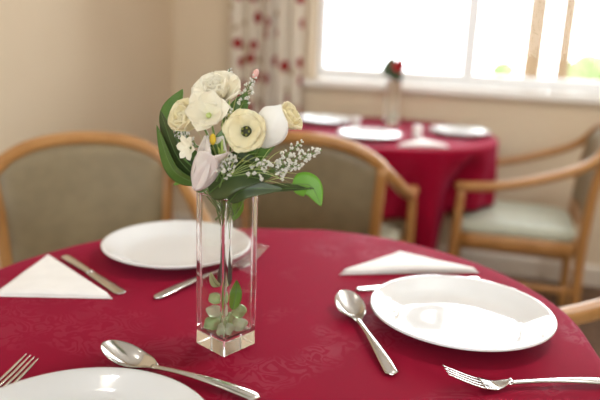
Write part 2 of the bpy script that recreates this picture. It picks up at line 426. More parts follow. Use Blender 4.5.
TC = (-.294, .80)
main_r = [(0, .462), (10, .460), (25, .468), (45, .470), (62, .466), (76, .463), (92, .455), (105, .437), (125, .438), (142, .452), (160, .459), (180, .466), (215, .485), (250, .50), (300, .495), (335, .475)]
def rmain(a): return pr_interp(main_r, math.degrees(a))
table(TC, .44, 'round table in the front under the burgundy cloth and glass vase of white flowers')
cloth(TC, rmain, lambda a: .118 + .008 * math.sin(a * 5), 'burgundy damask cloth on the front table under the square vase', 1.3, fold=.02)
FC = (-.46, 2.75); FR = .47
def rfar(a): return FR + .002 * math.sin(3 * a)
def fdent(a):                                          # the side chair's arms and legs press the hanging cloth in a little
    a = (a + PI) % (2 * PI) - PI
    return .105 * math.exp(-((a + .66) / .18) ** 2) + .115 * math.exp(-((a - .53) / .18) ** 2) + .022 * math.exp(-((a + 1.12) / .12) ** 2)
def fdrop(a):
    s = .74 / max(abs(math.cos(a)), abs(math.sin(a))) - FR
    D = min(s, .50)
    for ca, wd in ((0, .58), (-PI / 2 - .08, .44)):      # lifted where the two chairs are pushed in
        d = abs((a - ca + PI) % (2 * PI) - PI)
        k = 1 - smooth01((d - wd) / .12); D = D * (1 - k) + min(D, .262) * k
    return D
table(FC, FR, 'round table by the window under a burgundy cloth')
cloth(FC, rfar, fdrop, 'burgundy cloth on the table by the window, hanging in long folds', 2.0, fold=.014, dent=fdent)

# ------------------------------------------------------------------ chairs
def chair(loc, ang, label, seatmat=None):
    """local +y is where the sitter looks. ang = direction of facing in world radians."""
    root = empty('armchair', (loc[0], loc[1], 0), ang - PI / 2)
    tag(root, label, 'chair', 'beech dining armchairs')
    half = [(0, -.305, .836), (.075, -.302, .831), (.145, -.292, .815), (.205, -.273, .780), (.243, -.237, .733), (.258, -.165, .690), (.261, -.08, .652), (.257, 0, .622), (.250, .08, .604), (.243, .158, .597)]
    pts = [(-x, y, z) for x, y, z in half[::-1]] + half[1:]
    bm = bmesh.new(); P = catmull(pts, 5)
    # the bar lies flat as an arm and stands on edge as the back's top rail
    n_ = len(P); rings = []
    sweep(bm, P, .036, .035, up=(0, -.25, 1), e=.75, taper=lambda t_: (1.12 if t_ < .2 or t_ > .8 else 1.0, 1.0))
    build('bow_rail', bm, M['wood'], root)
    for s in (-1, 1):
        bm = bmesh.new(); lathe(bm, [(0, -.017), (.012, -.016), (.019, -.009), (.021, 0), (.019, .009), (.012, .016), (0, .017)], 16, (s * .243, .165, .597)); build('arm_tip', bm, M['wood'], root)
        bm = bmesh.new(); sweep(bm, catmull([(s * .232, .175, 0), (s * .238, .172, .2), (s * .243, .165, .42), (s * .244, .158, .587)], 6), .032, .036, up=(0, 1, 0), taper=lambda t_: .85 + .25 * math.sin(PI * min(1, t_ * 1.1)) ** 1)
        build('front_leg', bm, M['wood'], root)
        bm = bmesh.new(); sweep(bm, catmull([(s * .200, -.250, 0), (s * .200, -.243, .22), (s * .202, -.240, .42), (s * .212, -.252, .62), (s * .224, -.272, .765)], 6), .035, .038, up=(0, 1, 0), taper=lambda t_: 1.05 - .2 * t_)
        build('back_leg', bm, M['wood'], root)
        bm = bmesh.new(); sweep(bm, [(s * .207, -.232 + .405 * k / 6, .225) for k in range(7)], .018, .024); build('stretcher', bm, M['wood'], root)
        bm = bmesh.new(); sweep(bm, [(s * (.204 + .026 * k / 6), -.215 + .375 * k / 6, .388) for k in range(7)], .024, .052); build('seat_rail', bm, M['wood'], root)
    bm = bmesh.new(); sweep(bm, [(-.225 + .45 * k / 6, .165, .388) for k in range(7)], .024, .052); build('seat_rail', bm, M['wood'], root)
    bm = bmesh.new(); sweep(bm, [(-.20 + .40 * k / 6, -.222, .388) for k in range(7)], .024, .052); build('seat_rail', bm, M['wood'], root)
    # padded seat
    bm = bmesh.new()
    def outline(a):
        c, s_ = math.cos(a), math.sin(a); e = .32
        x = math.copysign(abs(c) ** e, c); y = math.copysign(abs(s_) ** e, s_)
        y_ = -.015 + y * .205; wx = .193 + (.216 - .193) * (y + 1) / 2
        return V((x * wx, y_, 0))
    prof = [(1.0, .408), (1.02, .418), (1.02, .436), (.985, .449), (.93, .456), (.8, .461), (.55, .464), (.25, .466)]
    NA = 56; cen = V((0, -.015, 0)); rings = []
    for k, z in prof: rings.append([bm.verts.new(cen + (outline(2 * PI * i / NA) - cen) * k + V((0, 0, z))) for i in range(NA)])
    for A, B in zip(rings, rings[1:]):
        for i in range(NA): bm.faces.new((A[i], A[(i + 1) % NA], B[(i + 1) % NA], B[i]))
    bm.faces.new(rings[-1]); bm.faces.new(rings[0][::-1])
    build('seat', bm, M['seatcloth'], root)
    # upholstered back panel between the posts, arched under the rail
    def topz(x): return .824 - 1.05 * x * x - 9 * x ** 4
    def cy(z): return -.222 - .03 * ((z - .42) / .2) ** 1 * .55 - .02 * max(0, (z - .6) / .2)
    bm = bmesh.new(); hw = .195
    def panel(side):
        def f(u, v):
            x = -hw + 2 * hw * u; zb = .50; zt = topz(x * 1.06)
            z = zb + (zt - zb) * v; x *= 1 + .13 * (z - .5) / .25
            edge = min(u, 1 - u) * 2 * hw; ed2 = min(v, 1 - v) * (zt - zb); d = min(edge, ed2)
            puff = .004 + .014 * (1 - math.exp(-d / .012))
            return V((x, -.222 - (z - .42) * .145 - .018 * math.cos(x / hw * PI / 2) + side * puff, z))
        return f
    g1 = grid(bm, panel(1), 31, 23); g2 = grid(bm, panel(-1), 31, 23)
    nu, nv = 31, 23
    loop = [(i, 0) for i in range(nu)] + [(nu - 1, j) for j in range(1, nv)] + [(i, nv - 1) for i in range(nu - 2, -1, -1)] + [(0, j) for j in range(nv - 2, 0, -1)]
    for (a, c), (d, e_) in zip(loop, loop[1:] + loop[:1]): bm.faces.new((g1[a][c], g1[d][e_], g2[d][e_], g2[a][c]))
    build('backrest', bm, M['vinyl'], root)
    bm = bmesh.new(); sweep(bm, [(-.195 + .39 * k / 6, -.234, .488) for k in range(7)], .022, .034); build('back_crossrail', bm, M['wood'], root)
    for ch in list(root.children):                     # deep seat: the rear half sits a little further back
        for v in ch.data.vertices:
            if v.co.y < .10: v.co.y -= .05 * smooth01((.10 - v.co.y) / .30)
    return root
fa = math.atan2(-.73, .68)
chair((-.818, 1.218), fa, 'beech armchair at front table behind the far plate, its olive backrest facing the camera')
chair((-.515, 2.150), math.radians(88), 'beech armchair behind the white flowers, seen from the back, drawn up to the window table')
chair((.054, 2.70), math.radians(180), 'beech armchair seen from the side with pale green seat, right of the window table')
chair((.325, 1.09), math.radians(203), 'beech armchair at lower right beside front table, only one arm showing')

# ------------------------------------------------------------------ crockery
ZT = .7402
def plate(x, y, label, r=.131, grp='white dinner plates'):
    t = empty('dinner_plate', (x, y, ZT)); tag(t, label, 'plate', grp)
    k = r / .131
    prof = [(0, .0035), (.045, .0035), (.080, .0045), (.093, .007), (.105, .0125), (.117, .0185), (.125, .0222), (.129, .0235), (.131, .0225), (.1305, .0205), (.126, .0180), (.115, .0125), (.100, .0050), (.088, .0025), (.082, .0015), (.080, 0), (.076, 0), (.075, .0012), (0, .0012)]
    bm = bmesh.new(); lathe(bm, [(a * k, z) for a, z in prof], 128); o = build('dish', bm, M['china'], t)
    return t
plate(-.022, .886, 'white dinner plate on front table at right, reflecting the window', .128)
plate(-.522, .992, 'white dinner plate on front table left of and behind the glass vase')
plate(-.340, .441, 'white dinner plate nearest the camera, cut off by the bottom edge')
plate(-.151, 2.795, 'white plate on window table, at right edge of the burgundy cloth', .128)
plate(-.745, 2.835, 'white plate on window table, farthest left beside the chair back', .128)
plate(-.475, 2.50, 'white plate on window table, between rose vase and chair back', .128)

def strip(bm, L0, L1, wfun, hfun, cfun, th, nu=24, nv=9):
    """lengthwise blade from x=L0 to L1: half width, centre height, cross curvature."""
    def f(side):
        def q(u, v):
            x = L0 + (L1 - L0) * u; w = wfun(u); s = v * 2 - 1
            tt = th(u) if callable(th) else th
            return V((x, s * w, hfun(u) + cfun(u) * s * s + side * tt * .5 * math.sqrt(max(0, 1 - .9 * s * s))))
        return q
    a = grid(bm, f(1), nu, nv); b_ = grid(bm, f(-1), nu, nv)
    loop = [(i, 0) for i in range(nu)] + [(nu - 1, j) for j in range(1, nv)] + [(i, nv - 1) for i in range(nu - 2, -1, -1)] + [(0, j) for j in range(nv - 2, 0, -1)]
    for (i, j), (k, l_) in zip(loop, loop[1:] + loop[:1]): bm.faces.new((a[i][j], a[k][l_], b_[k][l_], b_[i][j]))

def place(name, p0, p1, label, cat, grp):
    p0, p1 = V((*p0, ZT)), V((*p1, ZT)); d = p1 - p0
    t = empty(name, p0, math.atan2(d.y, d.x)); tag(t, label, cat, grp); return t, d.length

def handle_bm(x0, L, z0, z1, zmid, wn=.0038, we=.0085, th=.0028):
    bm = bmesh.new()
    def w(u):
        if u > .96: return max(.0006, we * math.sqrt(max(0, 1 - ((u - .96) / .04) ** 2)))
        return wn + (we - wn) * smooth01((u - .15) / .75)
    def h(u): return (1 - u) ** 2 * z0 + 2 * u * (1 - u) * zmid + u * u * z1
    strip(bm, x0, L, w, h, lambda u: -.0008, th, 30, 9); return bm

def spoon(p0, p1, label, k=1.0):
    t, L = place('dessert_spoon', p0, p1, label, 'spoon', 'steel cutlery on the front table')
    bl, bw = .076 * k, .0215 * k
    bm = bmesh.new()
    def w(u): return max(.0008, bw * (max(0, math.sin(PI * min(1, u ** .82))) ** .62) if u < .93 else max(.0035, bw * math.sin(PI * .93 ** .82) ** .62 * (1 - (u - .93) * 6)))
    def h(u): return .0014 + .0205 * max(0, 1 - u / .62) ** 1.7 + .0055 * smooth01((u - .62) / .38)
    def c(u): return .0095 * math.sin(PI * u) ** .8
    strip(bm, 0, bl, w, h, c, .0016, 34, 15)
    build('bowl', bm, M['steel'], t)
    build('handle', handle_bm(bl - .007, L, .0072, .0028, .0135), M['steel'], t)
    return t
def fork(p0, p1, label):
    t, L = place('dinner_fork', p0, p1, label, 'fork', 'steel cutlery on the front table')
    hl = .030; tl = .046                           # tine length, head plate
    def zc(x): return .0025 + .0225 * max(0, 1 - x / .062) ** 1.4 + .008 * smooth01((x - .060) / .03)
    bm = bmesh.new()
    strip(bm, tl, tl + hl + .006, lambda u: max(.0038, .0125 * math.cos(u * PI / 2) ** .75), lambda u: zc(tl + u * (hl + .006)), lambda u: .0012, .0020, 18, 9)
    head = build('fork_head', bm, M['steel'], t)
    for k in range(4):
        y = (-1.5 + k) * .0069
        bm = bmesh.new(); sweep(bm, [(x_, y * (1 - .06 * (1 - x_ / tl)), zc(x_)) for x_ in [tl * (j / 10) for j in range(10)] + [tl + .006]], .0036, .0020, taper=lambda q: (.45 + .55 * smooth01(q * 3)))
        build('tine', bm, M['steel'], head)
    build('handle', handle_bm(tl + hl, L, zc(tl + hl), .0028, .0125), M['steel'], t)
    return t
def knife(p0, p1, label, blade=.11):
    """p0: blade tip, p1: handle end"""
    t, L = place('table_knife', p0, p1, label, 'knife', 'steel cutlery on the front table')
    bm = bmesh.new()
    strip(bm, 0, blade, lambda u: .0092 * math.sqrt(max(.01, 1 - (1 - min(1, u / .10)) ** 2)) * (1 - .25 * u), lambda u: .0018 + .001 * u, lambda u: 0, .0015, 26, 7)
    build('blade', bm, M['steel'], t)
    bm = bmesh.new()
    strip(bm, blade - .003, L, lambda u: .0058 + .0022 * smooth01(u) if u < .96 else max(.001, .008 * math.sqrt(max(0, 1 - ((u - .96) / .04) ** 2))), lambda u: .0033, lambda u: 0, lambda u: .0035 + .0025 * math.sin(PI * min(1, u + .1)), 26, 9)
    build('handle', bm, M['steel'], t)
    return t
spoon((-.192, .888), (-.086, .699), 'steel spoon left of the window-reflecting plate, pointing at the napkin')
fork((-.027, .692), (.182, .783), 'steel fork at bottom right edge, tines left, in front of the right plate')
spoon((-.424, .615), (-.216, .5955), 'steel spoon lying between nearest plate and glass vase')
fork((-.474, .552), (-.512, .352), 'steel fork at lower left beside the nearest plate, only tines showing')
knife((-.509, .793), (-.688, .896), 'steel knife left of the far plate, beside the left napkin')
fork((-.373, 1.030), (-.457, .794), 'steel fork passing behind the glass vase in front of the far plate')
knife((-.186, .945), (-.002, 1.071), 'steel knife between right plate and right napkin', .12)

def napkin(a, apex, b_, label, seed, lift=.006, grp='folded white paper napkins'):
    """triangular folded paper napkin: long folded edge a-b, point at apex."""
    cx, cy = (a[0] + b_[0] + apex[0]) / 3, (a[1] + b_[1] + apex[1]) / 3
    t = empty('paper_napkin', (cx, cy, ZT)); tag(t, label, 'napkin', grp)
    A, B, C_ = V((*a, 0)), V((*b_, 0)), V((*apex, 0)); ctr = V((cx, cy, 0))
    for nm, k, z0, lf in (('lower_layer', 1.0, .0008, lift * .55), ('upper_fold', .965, .0028, lift)):
        bm = bmesh.new(); N = 22
        def f(u, v, top):
            p = (A.lerp(B, u)).lerp(C_, v); p = ctr + (p - ctr) * k
            d = min(v, 1) ; edge = 1 - v
            bul = lf * (1 - v) ** 1.2 * (.55 + .45 * math.sin(PI * u)) + .0010 * noise.noise(V((u * 3 + seed, v * 3, seed)))
            z = z0 + (bul if nm == 'upper_fold' else bul * .5)
            if v < .03: z = z0 + (bul) * .35
            return V((p.x - cx, p.y - cy, max(.0004, z) if top else max(0.0002, z - .0016)))
        g1 = grid(bm, lambda u, v: f(u, v * .985, True), N, N); g2 = grid(bm, lambda u, v: f(u, v * .985, False), N, N)
        loop = [(i, 0) for i in range(N)] + [(N - 1, j) for j in range(1, N)] + [(i, N - 1) for i in range(N - 2, -1, -1)] + [(0, j) for j in range(N - 2, 0, -1)]
        for (i, j), (q, l_) in zip(loop, loop[1:] + loop[:1]): bm.faces.new((g1[i][j], g1[q][l_], g2[q][l_], g2[i][j]))
        build(nm, bm, M['napkin'], t)
    return t
napkin((-.676, .716), (-.722, .897), (-.514, .773), 'white triangular napkin on front table at left, beside the knife', 1.0)
napkin((-.226, 1.000), (-.150, 1.163), (-.004, 1.104), 'white triangular napkin on front table behind the right plate', 2.0, .011)
napkin((-.345, 2.36), (-.285, 2.60), (-.165, 2.435), 'white triangular napkin on window table left of the right-hand plate', 3.0, .012)

def shaker(x, y, label):
    t = empty('shaker', (x, y, ZT)); tag(t, label, 'shaker', 'white shakers on the window table')
    bm = bmesh.new(); lathe(bm, [(0, 0), (.018, 0), (.021, .004), (.020, .014), (.016, .024), (.016, .028)], 28); build('body', bm, M['shaker'], t)
    bm = bmesh.new(); lathe(bm, [(.0165, .027), (.020, .031), (.022, .038), (.018, .047), (.008, .0515), (0, .052)], 28); build('cap', bm, M['shaker'], t)
shaker(-.306, 2.618, 'small round white shaker on window table behind the napkin')
shaker(-.585, 2.74, 'small round white shaker on window table left of the rose vase')

# ------------------------------------------------------------------ vases
def rsq(h, r, z, n=6):
    pts = []
    for cx, cy, a0 in ((h - r, h - r, 0), (-h + r, h - r, PI / 2), (-h + r, -h + r, PI), (h - r, -h + r, 1.5 * PI)):
        for k in range(n + 1):
            a = a0 + PI / 2 * k / n; pts.append(V((cx + r * math.cos(a), cy + r * math.sin(a), z)))
    return pts
VH = .0268          # half side of the vase
def vase(x, y, rz, label, height=.200, wavy=False):
    t = empty('square_vase', (x, y, ZT), rz); tag(t, label, 'vase', 'square glass vases')
    def skin(bm, levels, capfirst, caplast):
        rings = [[bm.verts.new(p) for p in rsq(h, r, z)] for h, r, z in levels]; n_ = len(rings[0])
        for A, B in zip(rings, rings[1:]):
            for i in range(n_): bm.faces.new((A[i], A[(i + 1) % n_], B[(i + 1) % n_], B[i]))
        if capfirst: bm.faces.new(rings[0][::-1])
        if caplast: bm.faces.new(rings[-1])
    bm = bmesh.new(); H_ = height; w = .0034 if wavy else .0030; ri = .0085 if wavy else .0065
    skin(bm, [(VH - .001, .0015, 0), (VH, .0018, .0012), (VH, .0018, H_ - .0012), (VH - .0008, .0018, H_), (VH - w + .0004, ri - .0005, H_), (VH - w, ri, H_ - .001)] + [(VH - w - (.0004 * math.sin(q * 1.3) ** 2 if wavy else 0), ri, H_ - .001 - (H_ - .025) * q / 14) for q in range(1, 15)] + [(VH - w - .003, .006, .020), (VH - w - .006, .005, .019)], True, True)
    o = build('vase_body', bm, M['glass'], t, smooth=False)
    for p in o.data.polygons: p.use_smooth = wavy or p.area < 2.2e-4 and abs(p.normal.z) < .9 and max(abs(p.normal.x), abs(p.normal.y)) < .9995
    return t
VX, VY, VR = -.3035, .705, math.radians(-25)
vase(VX, VY, VR, 'square clear glass vase of white flowers on the front table')
FVX, FVY = -.468, 2.955
vase(FVX, FVY, math.radians(30), 'square clear glass vase holding a red rose on the window table', wavy=True)

# pebbles in the vases
def pebble(x, y, z, r, label, m, seed, grp):
    bm = bmesh.new(); bmesh.ops.create_icosphere(bm, subdivisions=3, radius=r)
    for v in bm.verts:
        k = 1 + .30 * noise.noise(v.co * (110) + V((seed, seed * 2, 0))); v.co *= k; v.co.z *= .8
    o = build('glass_pebble', bm, m, loc=(x, y, z)); return tag(o, label, 'pebble', grp)
zb = ZT + .0195
pg = 'glass pebbles in the front vase'
c_, s_ = math.cos(VR), math.sin(VR)
def inv(a, b_): return VX + a * c_ - b_ * s_, VY + a * s_ + b_ * c_
for (a, b_, z, r, mk, lab) in ((.0112, -.0112, .0088, .0104, 'pebble_pale', 'pale green glass pebble at bottom of the front vase, nearest the camera'),
                               (-.0112, -.0112, .0088, .0104, 'pebble', 'green glass pebble at bottom of the front vase, left corner'),
                               (.0112, .0112, .0086, .0102, 'pebble_pale', 'pale green glass pebble at bottom of the front vase, right corner'),
                               (-.0112, .0112, .0086, .0102, 'pebble', 'green glass pebble at bottom of the front vase, far corner'),
                               (-.0095, -.0105, .0262, .0100, 'pebble_pale', 'pale glass pebble second from the bottom at left of the front vase'),
                               (-.0098, -.0085, .0435, .0092, 'pebble', 'green glass pebble topmost of the left stack in the front vase'),
                               (.0110, .0105, .0260, .0096, 'pebble', 'bright green glass pebble upon the right corner pebble of the front vase')):
    px, py = inv(a, b_); pebble(px, py, zb + z, r, lab, M[mk], a * 900 + z * 100, pg)
for k, (a, b_, lab) in enumerate(((.009, .009, 'pale glass pebble in the rose vase, rear'), (-.0095, .004, 'pale glass pebble in the rose vase, left'), (.004, -.010, 'pale glass pebble in the rose vase, front'),
                                  (.0085, .008, 'pale glass pebble in the rose vase, upper rear'), (-.0085, .0035, 'pale glass pebble in the rose vase, upper left'), (.0045, -.0092, 'pale glass pebble in the rose vase, upper front'))):
    pebble(FVX + a, FVY + b_, zb + (.009 if k < 3 else .027), .0082, lab, M['pebble_pale'], k * 3.1, 'glass pebbles in the rose vase')

# ------------------------------------------------------------------ bouquet
RT = V((math.cos(math.radians(16.7 - 6)), math.sin(math.radians(16.7 - 6)), 0))     # along the vase's far diagonal
TO = V((RT.y, -RT.x, 0)); UP = V((0, 0, 1))                                          # towards the sitter, up
MOUTH = V((VX, VY, ZT + .200))
def B(r, u, t): return MOUTH + RT * r + UP * u + TO * t
def basis(axis, ref=UP):
    z = V(axis).normalized(); x = ref.cross(z)
    if x.length < 1e-3: x = V((1, 0, 0))
    x.normalize(); y = z.cross(x); return Matrix((x, y, z)).transposed()
def stem_path(head, hdir, k, deep=True):
    rx = (-.010 + .020 * ((k * .37) % 1)); ry = (-.010 + .020 * ((k * .61) % 1))
    mo = V((*inv(rx, ry), MOUTH.z - .002))
    end = V((*inv(-rx * 1.1, -ry * 1.1), ZT + (.062 if deep else .165)))
    return catmull([head, head - V(hdir).normalized() * .02 - UP * .004, mo, end], 8)
def petal_bm(Mx, o, azim, L, W, el0, el1, cup=.35, ruffle=0, r0=.002, z0=0, tip=.5, seed=0, nu=13, nv=9, narrow=.75):
    bm = bmesh.new(); ca, sa = math.cos(azim), math.sin(azim)
    prof = [(r0, z0)]; st = 40
    for i in range(st):
        e = el0 + (el1 - el0) * (i / st) ** 1.1; r, z = prof[-1]; prof.append((r + math.cos(e) * L / st, z + math.sin(e) * L / st))
    def f(u, v):
        q = u * st; i = min(st - 1, int(q)); fr_ = q - i
        r = prof[i][0] * (1 - fr_) + prof[i + 1][0] * fr_; z = prof[i][1] * (1 - fr_) + prof[i + 1][1] * fr_
        e = el0 + (el1 - el0) * u
        s = v * 2 - 1; w = W * (.18 + .82 * math.sin(PI * min(1, u ** narrow * .5 * (1 + (1 - tip)) ))) if tip < 1 else W
        if u > .82: w *= max(.12, math.sqrt(max(0, 1 - ((u - .82) / .185) ** 2))) if tip > .3 else max(.03, 1 - ((u - .82) / .19) ** 1.3)
        rf = ruffle * u * u * (math.sin(s * 7 + seed) + .6 * math.sin(s * 13 + seed * 2)) 
        nlift = cup * w * s * s + rf
        x = r - math.sin(e) * nlift; zz = z + math.cos(e) * nlift; y = s * w
        return V(o) + Mx @ V((x * ca - y * sa, x * sa + y * ca, zz))
    grid(bm, f, nu, nv); return bm
def flower(name, head, axis, label, cat, stems=True, k=0, deep=False, grp='flowers in the glass vase', stem_r=.0013, base=None):
    root = empty(name, base or (VX, VY, ZT + (.062 if deep else .165))); tag(root, label, cat, grp)
    if stems:
        bm = bmesh.new(); tube(bm, stem_path(V(head), V(axis), k, deep), stem_r, 8); build('stem', bm, M['stem'], root, world=True)
    return root, basis(axis)
FS = 1.3
def petals(root, Mx, head, rows, m, solid=.0005, name='petal'):
    for (n_, L, W, e0, e1, cup, ruf, tw, z0, tip) in rows:
        for i in range(n_):
            a = 2 * PI * (i + tw) / n_ + random.uniform(-.06, .06)
            bm = petal_bm(Mx, head, a, L * FS * random.uniform(.95, 1.05), W * FS * random.uniform(.95, 1.05), e0 + random.uniform(-.06, .06), e1 + random.uniform(-.1, .1), cup, ruf, z0=z0, tip=tip, seed=random.uniform(0, 6))
            build(name, bm, m if not callable(m) else m(i), root, world=True, solid=solid)
def D(a): return math.radians(a)
def core(root, Mx, head, r, m):
    bm = bmesh.new(); bmesh.ops.create_uvsphere(bm, u_segments=20, v_segments=12, radius=r)
    for v in bm.verts:
        a = math.atan2(v.co.y, v.co.x); v.co.x *= 1 + .12 * math.sin(3 * a + v.co.z / r * 3); v.co.y *= 1 + .12 * math.sin(3 * a + v.co.z / r * 3); v.co.z *= 1.15
    bmesh.ops.transform(bm, matrix=Matrix.Translation(head) @ Mx.to_4x4() @ Matrix.Translation((0, 0, r * 1.0)), verts=bm.verts); build('bud_core', bm, m, root, world=True)
random.seed(11)
# 1 the full ruffled bloom at the top
h = B(-.010, .112, .002); ax = V(RT * -.12 + UP * .8 + TO * .6)
r_, Mx = flower('rose_bloom', h, ax, 'full creamy white rose bloom at top of the bouquet', 'flower', k=1)
petals(r_, Mx, h, [(6, .026, .0135, D(44), D(26), .3, .0018, 0, -.004, .6), (5, .021, .0115, D(70), D(62), .35, .0014, .5, -.001, .6), (4, .018, .009, D(82), D(88), .45, .001, .2, .001, .6), (4, .015, .008, D(95), D(115), .6, .0006, .6, .002, .6)], M['petal_white'], .0007); core(r_, Mx, h, .0085, M['petal_white'])
# 2 open lily below it
h = B(-.016, .094, .026); ax = V(RT * .05 + UP * .45 + TO * .9)
r_, Mx = flower('lily_flower', h, ax, 'open white lily with pale green centre in upper left of bouquet', 'flower', k=2)
petals(r_, Mx, h, [(3, .025, .0105, D(56), D(24), .25, .0006, .1, 0, .2), (3, .024, .0115, D(60), D(30), .25, .0008, .6, .0005, .2)], M['petal_white'])
bm = bmesh.new(); bmesh.ops.create_uvsphere(bm, u_segments=14, v_segments=8, radius=.0032, matrix=Matrix.Translation(h + ax.normalized() * .004)); build('flower_center', bm, M['grass'], r_, world=True)
# 3 cup shaped cream bloom, left
h = B(-.036, .084, .014); ax = V(RT * -.55 + UP * .5 + TO * .7)
r_, Mx = flower('rose_bloom', h, ax, 'cupped cream bloom at left of the bouquet beside the tall leaf', 'flower', k=3)
petals(r_, Mx, h, [(5, .025, .0125, D(58), D(55), .4, .001, 0, -.004, .6), (5, .022, .0115, D(75), D(72), .45, .001, .5, -.001, .6), (4, .018, .009, D(88), D(108), .5, .0006, .2, .001, .6)], M['petal_cream'], .0007); core(r_, Mx, h, .009, M['petal_cream'])
# 4 lisianthus with the dark eye
h = B(.029, .080, .032); ax = V(RT * -.10 + UP * .22 + TO * 1)
r_, Mx = flower('lisianthus_flower', h, ax, 'wide open cream flower with dark green eye in middle of bouquet', 'flower', k=4)
petals(r_, Mx, h, [(5, .0215, .0135, D(62), D(4), .12, .0016, 0, -.006, .65), (5, .019, .0115, D(70), D(16), .18, .0014, .5, -.005, .65)], M['petal_cream'], .0008)
bm = bmesh.new(); lathe(bm, [(0, 0), (.004, .0), (.0062, .003), (.0055, .005), (0, .0045)], 20)
bmesh.ops.transform(bm, matrix=Matrix.Translation(h) @ Mx.to_4x4(), verts=bm.verts); o = build('flower_center', bm, M['heart'], r_, world=True); o['label'] = 'dark green eye'; eye = o
for i in range(5):
    a = i * 1.256; bm = bmesh.new(); e = Mx @ V((.0042 * math.cos(a), .0042 * math.sin(a), .007)); bmesh.ops.create_uvsphere(bm, u_segments=8, v_segments=6, radius=.0014, matrix=Matrix.Translation(h + e)); build('stamen', bm, M['throat'], r_, world=True).parent = eye
# 5 the smooth white spathe
h = B(.040, .062, .016); ax = V(RT * .45 + UP * .85 + TO * .3)
r_, Mx = flower('calla_flower', h, ax, 'smooth white folded calla spathe right of the dark-eyed flower', 'flower', k=5)
bm = bmesh.new(); L = .060
def spathe(u, v):
    s = v * 2 - 1; w = .021 * math.sin(PI * min(1, .08 + u * .88)) ** .75 * (1 if u < .75 else max(.05, 1 - ((u - .75) / .27) ** 1.6))
    c = h + ax.normalized() * (L * u) + TO * (.010 * math.sin(u * PI))
    side = (RT * .80 - UP * .45 + TO * .25).normalized(); nn = side.cross(ax.normalized()).normalized()
    if nn.dot(TO) < 0: nn = -nn
    return c + side * (s * w) + nn * (-.010 * s * s + .0006 * math.sin(s * 9) ) * math.sin(PI * min(1, u + .1))
grid(bm, spathe, 22, 13); build('spathe', bm, M['petal_pure'], r_, world=True, solid=.0008)
# 6 bloom behind at right
h = B(.062, .086, -.004); ax = V(RT * .75 + UP * .55 + TO * .2)
r_, Mx = flower('rose_bloom', h, ax, 'small cream bloom at right of the bouquet behind the white spathe', 'flower', k=6, deep=False)
petals(r_, Mx, h, [(5, .021, .0105, D(55), D(50), .4, .0012, 0, -.003, .6), (4, .018, .009, D(75), D(75), .45, .001, .4, 0, .6), (4, .014, .007, D(88), D(108), .5, .0006, .2, .001, .6)], M['petal_cream'], .0007); core(r_, Mx, h, .007, M['petal_cream'])
# 7 blush lily hanging over the rim
h = B(-.029, .010, .036); ax = V(RT * .42 + UP * .85 + TO * .28)
r_, Mx = flower('lily_flower', h, ax, 'blush white half-open lily in side view above the left vase rim', 'flower', stems=False)
bm = bmesh.new(); tube(bm, catmull([h, h - UP * .004 - TO * .006 + RT * .003, B(-.016, .004, .012), B(-.008, -.03, .004), V((*inv(-.004, .003), ZT + .140))], 7), .0013, 8); build('stem', bm, M['stem'], r_, world=True)
for (az, L, W, e0, e1, tip) in ((0.0, .072, .0160, 84, 70, .3), (2.1, .076, .0165, 86, 76, .25), (4.2, .072, .0160, 84, 68, .3), (1.05, .066, .0145, 82, 64, .3), (3.15, .070, .0150, 82, 64, .3), (5.25, .064, .0145, 82, 66, .3)):
    build('petal', petal_bm(Mx, h, az + .5, L, W, D(e0), D(e1), .35, .0005, tip=tip, seed=az), M['petal_pink'], r_, world=True, solid=.0006)
bm = bmesh.new(); p0 = B(-.006, .072, .050)
bmesh.ops.create_uvsphere(bm, u_segments=12, v_segments=8, radius=.0038, matrix=Matrix.Translation(p0) @ Matrix.Scale(1.7, 4, UP)); build('stamen', bm, M['stamen'], r_, world=True)['label'] = 'yellow stamen'
# 8 small star lily, left
h = B(-.036, .058, .032); ax = V(RT * -.5 + UP * .1 + TO * .9)
r_, Mx = flower('star_flower', h, ax, 'small white star-shaped flower at left above the half-open lily', 'flower', k=8, deep=False)
petals(r_, Mx, h, [(6, .0125, .0042, D(50), D(10), .3, .0004, 0, 0, .2)], M['petal_white'])

def spray(name, base_, tip_, spread, nfl, label, k, fr=.0026, m='floret', bend=UP * .004, tipbud=False, side=None, grp='sprays in the bouquet', root_to=True):
    b0, t0 = V(base_), V(tip_); ax = t0 - b0; L = ax.length
    root = empty(name, b0); tag(root, label, 'flower spray', grp)
    main = catmull([b0, b0.lerp(t0, .5) + bend, t0], 8)
    bm = bmesh.new(); tube(bm, main, .0009, 6, taper=lambda q: 1 - .5 * q)
    sx = basis(ax); fl = bmesh.new(); heads = []
    for i in range(nfl):
        u = .18 + .82 * (i + random.random()) / nfl; c = main[min(len(main) - 1, int(u * (len(main) - 1)))]
        a = i * 2.4; rr = spread * (1 - u) ** .7 * random.uniform(.35, 1) + .0015
        e = c + sx @ V((rr * math.cos(a), rr * math.sin(a), rr * .9)); tube(bm, [c, c.lerp(e, .5), e], .00045, 5); heads.append(e)
        s = fr * random.uniform(.75, 1.2) * (1 - .35 * u)
        for q in range(5):
            d = V((random.gauss(0, 1), random.gauss(0, 1), random.gauss(0, 1))).normalized() * s * .62
            bmesh.ops.create_icosphere(fl, subdivisions=1, radius=s * .62, matrix=Matrix.Translation(e + d))
    build('stem', bm, M['stem'], root, world=True)
    o = build('florets', fl, M[m], root, world=True); o['kind'] = 'stuff'
    if tipbud:
        bm = bmesh.new(); bmesh.ops.create_uvsphere(bm, u_segments=10, v_segments=8, radius=.0035, matrix=Matrix.Translation(t0 + ax.normalized() * .001) @ basis(ax).to_4x4() @ Matrix.Scale(1.7, 4, V((0, 0, 1)))); build('bud', bm, M['pinkbud'], root, world=True)['label'] = 'pink tip bud'
    return root
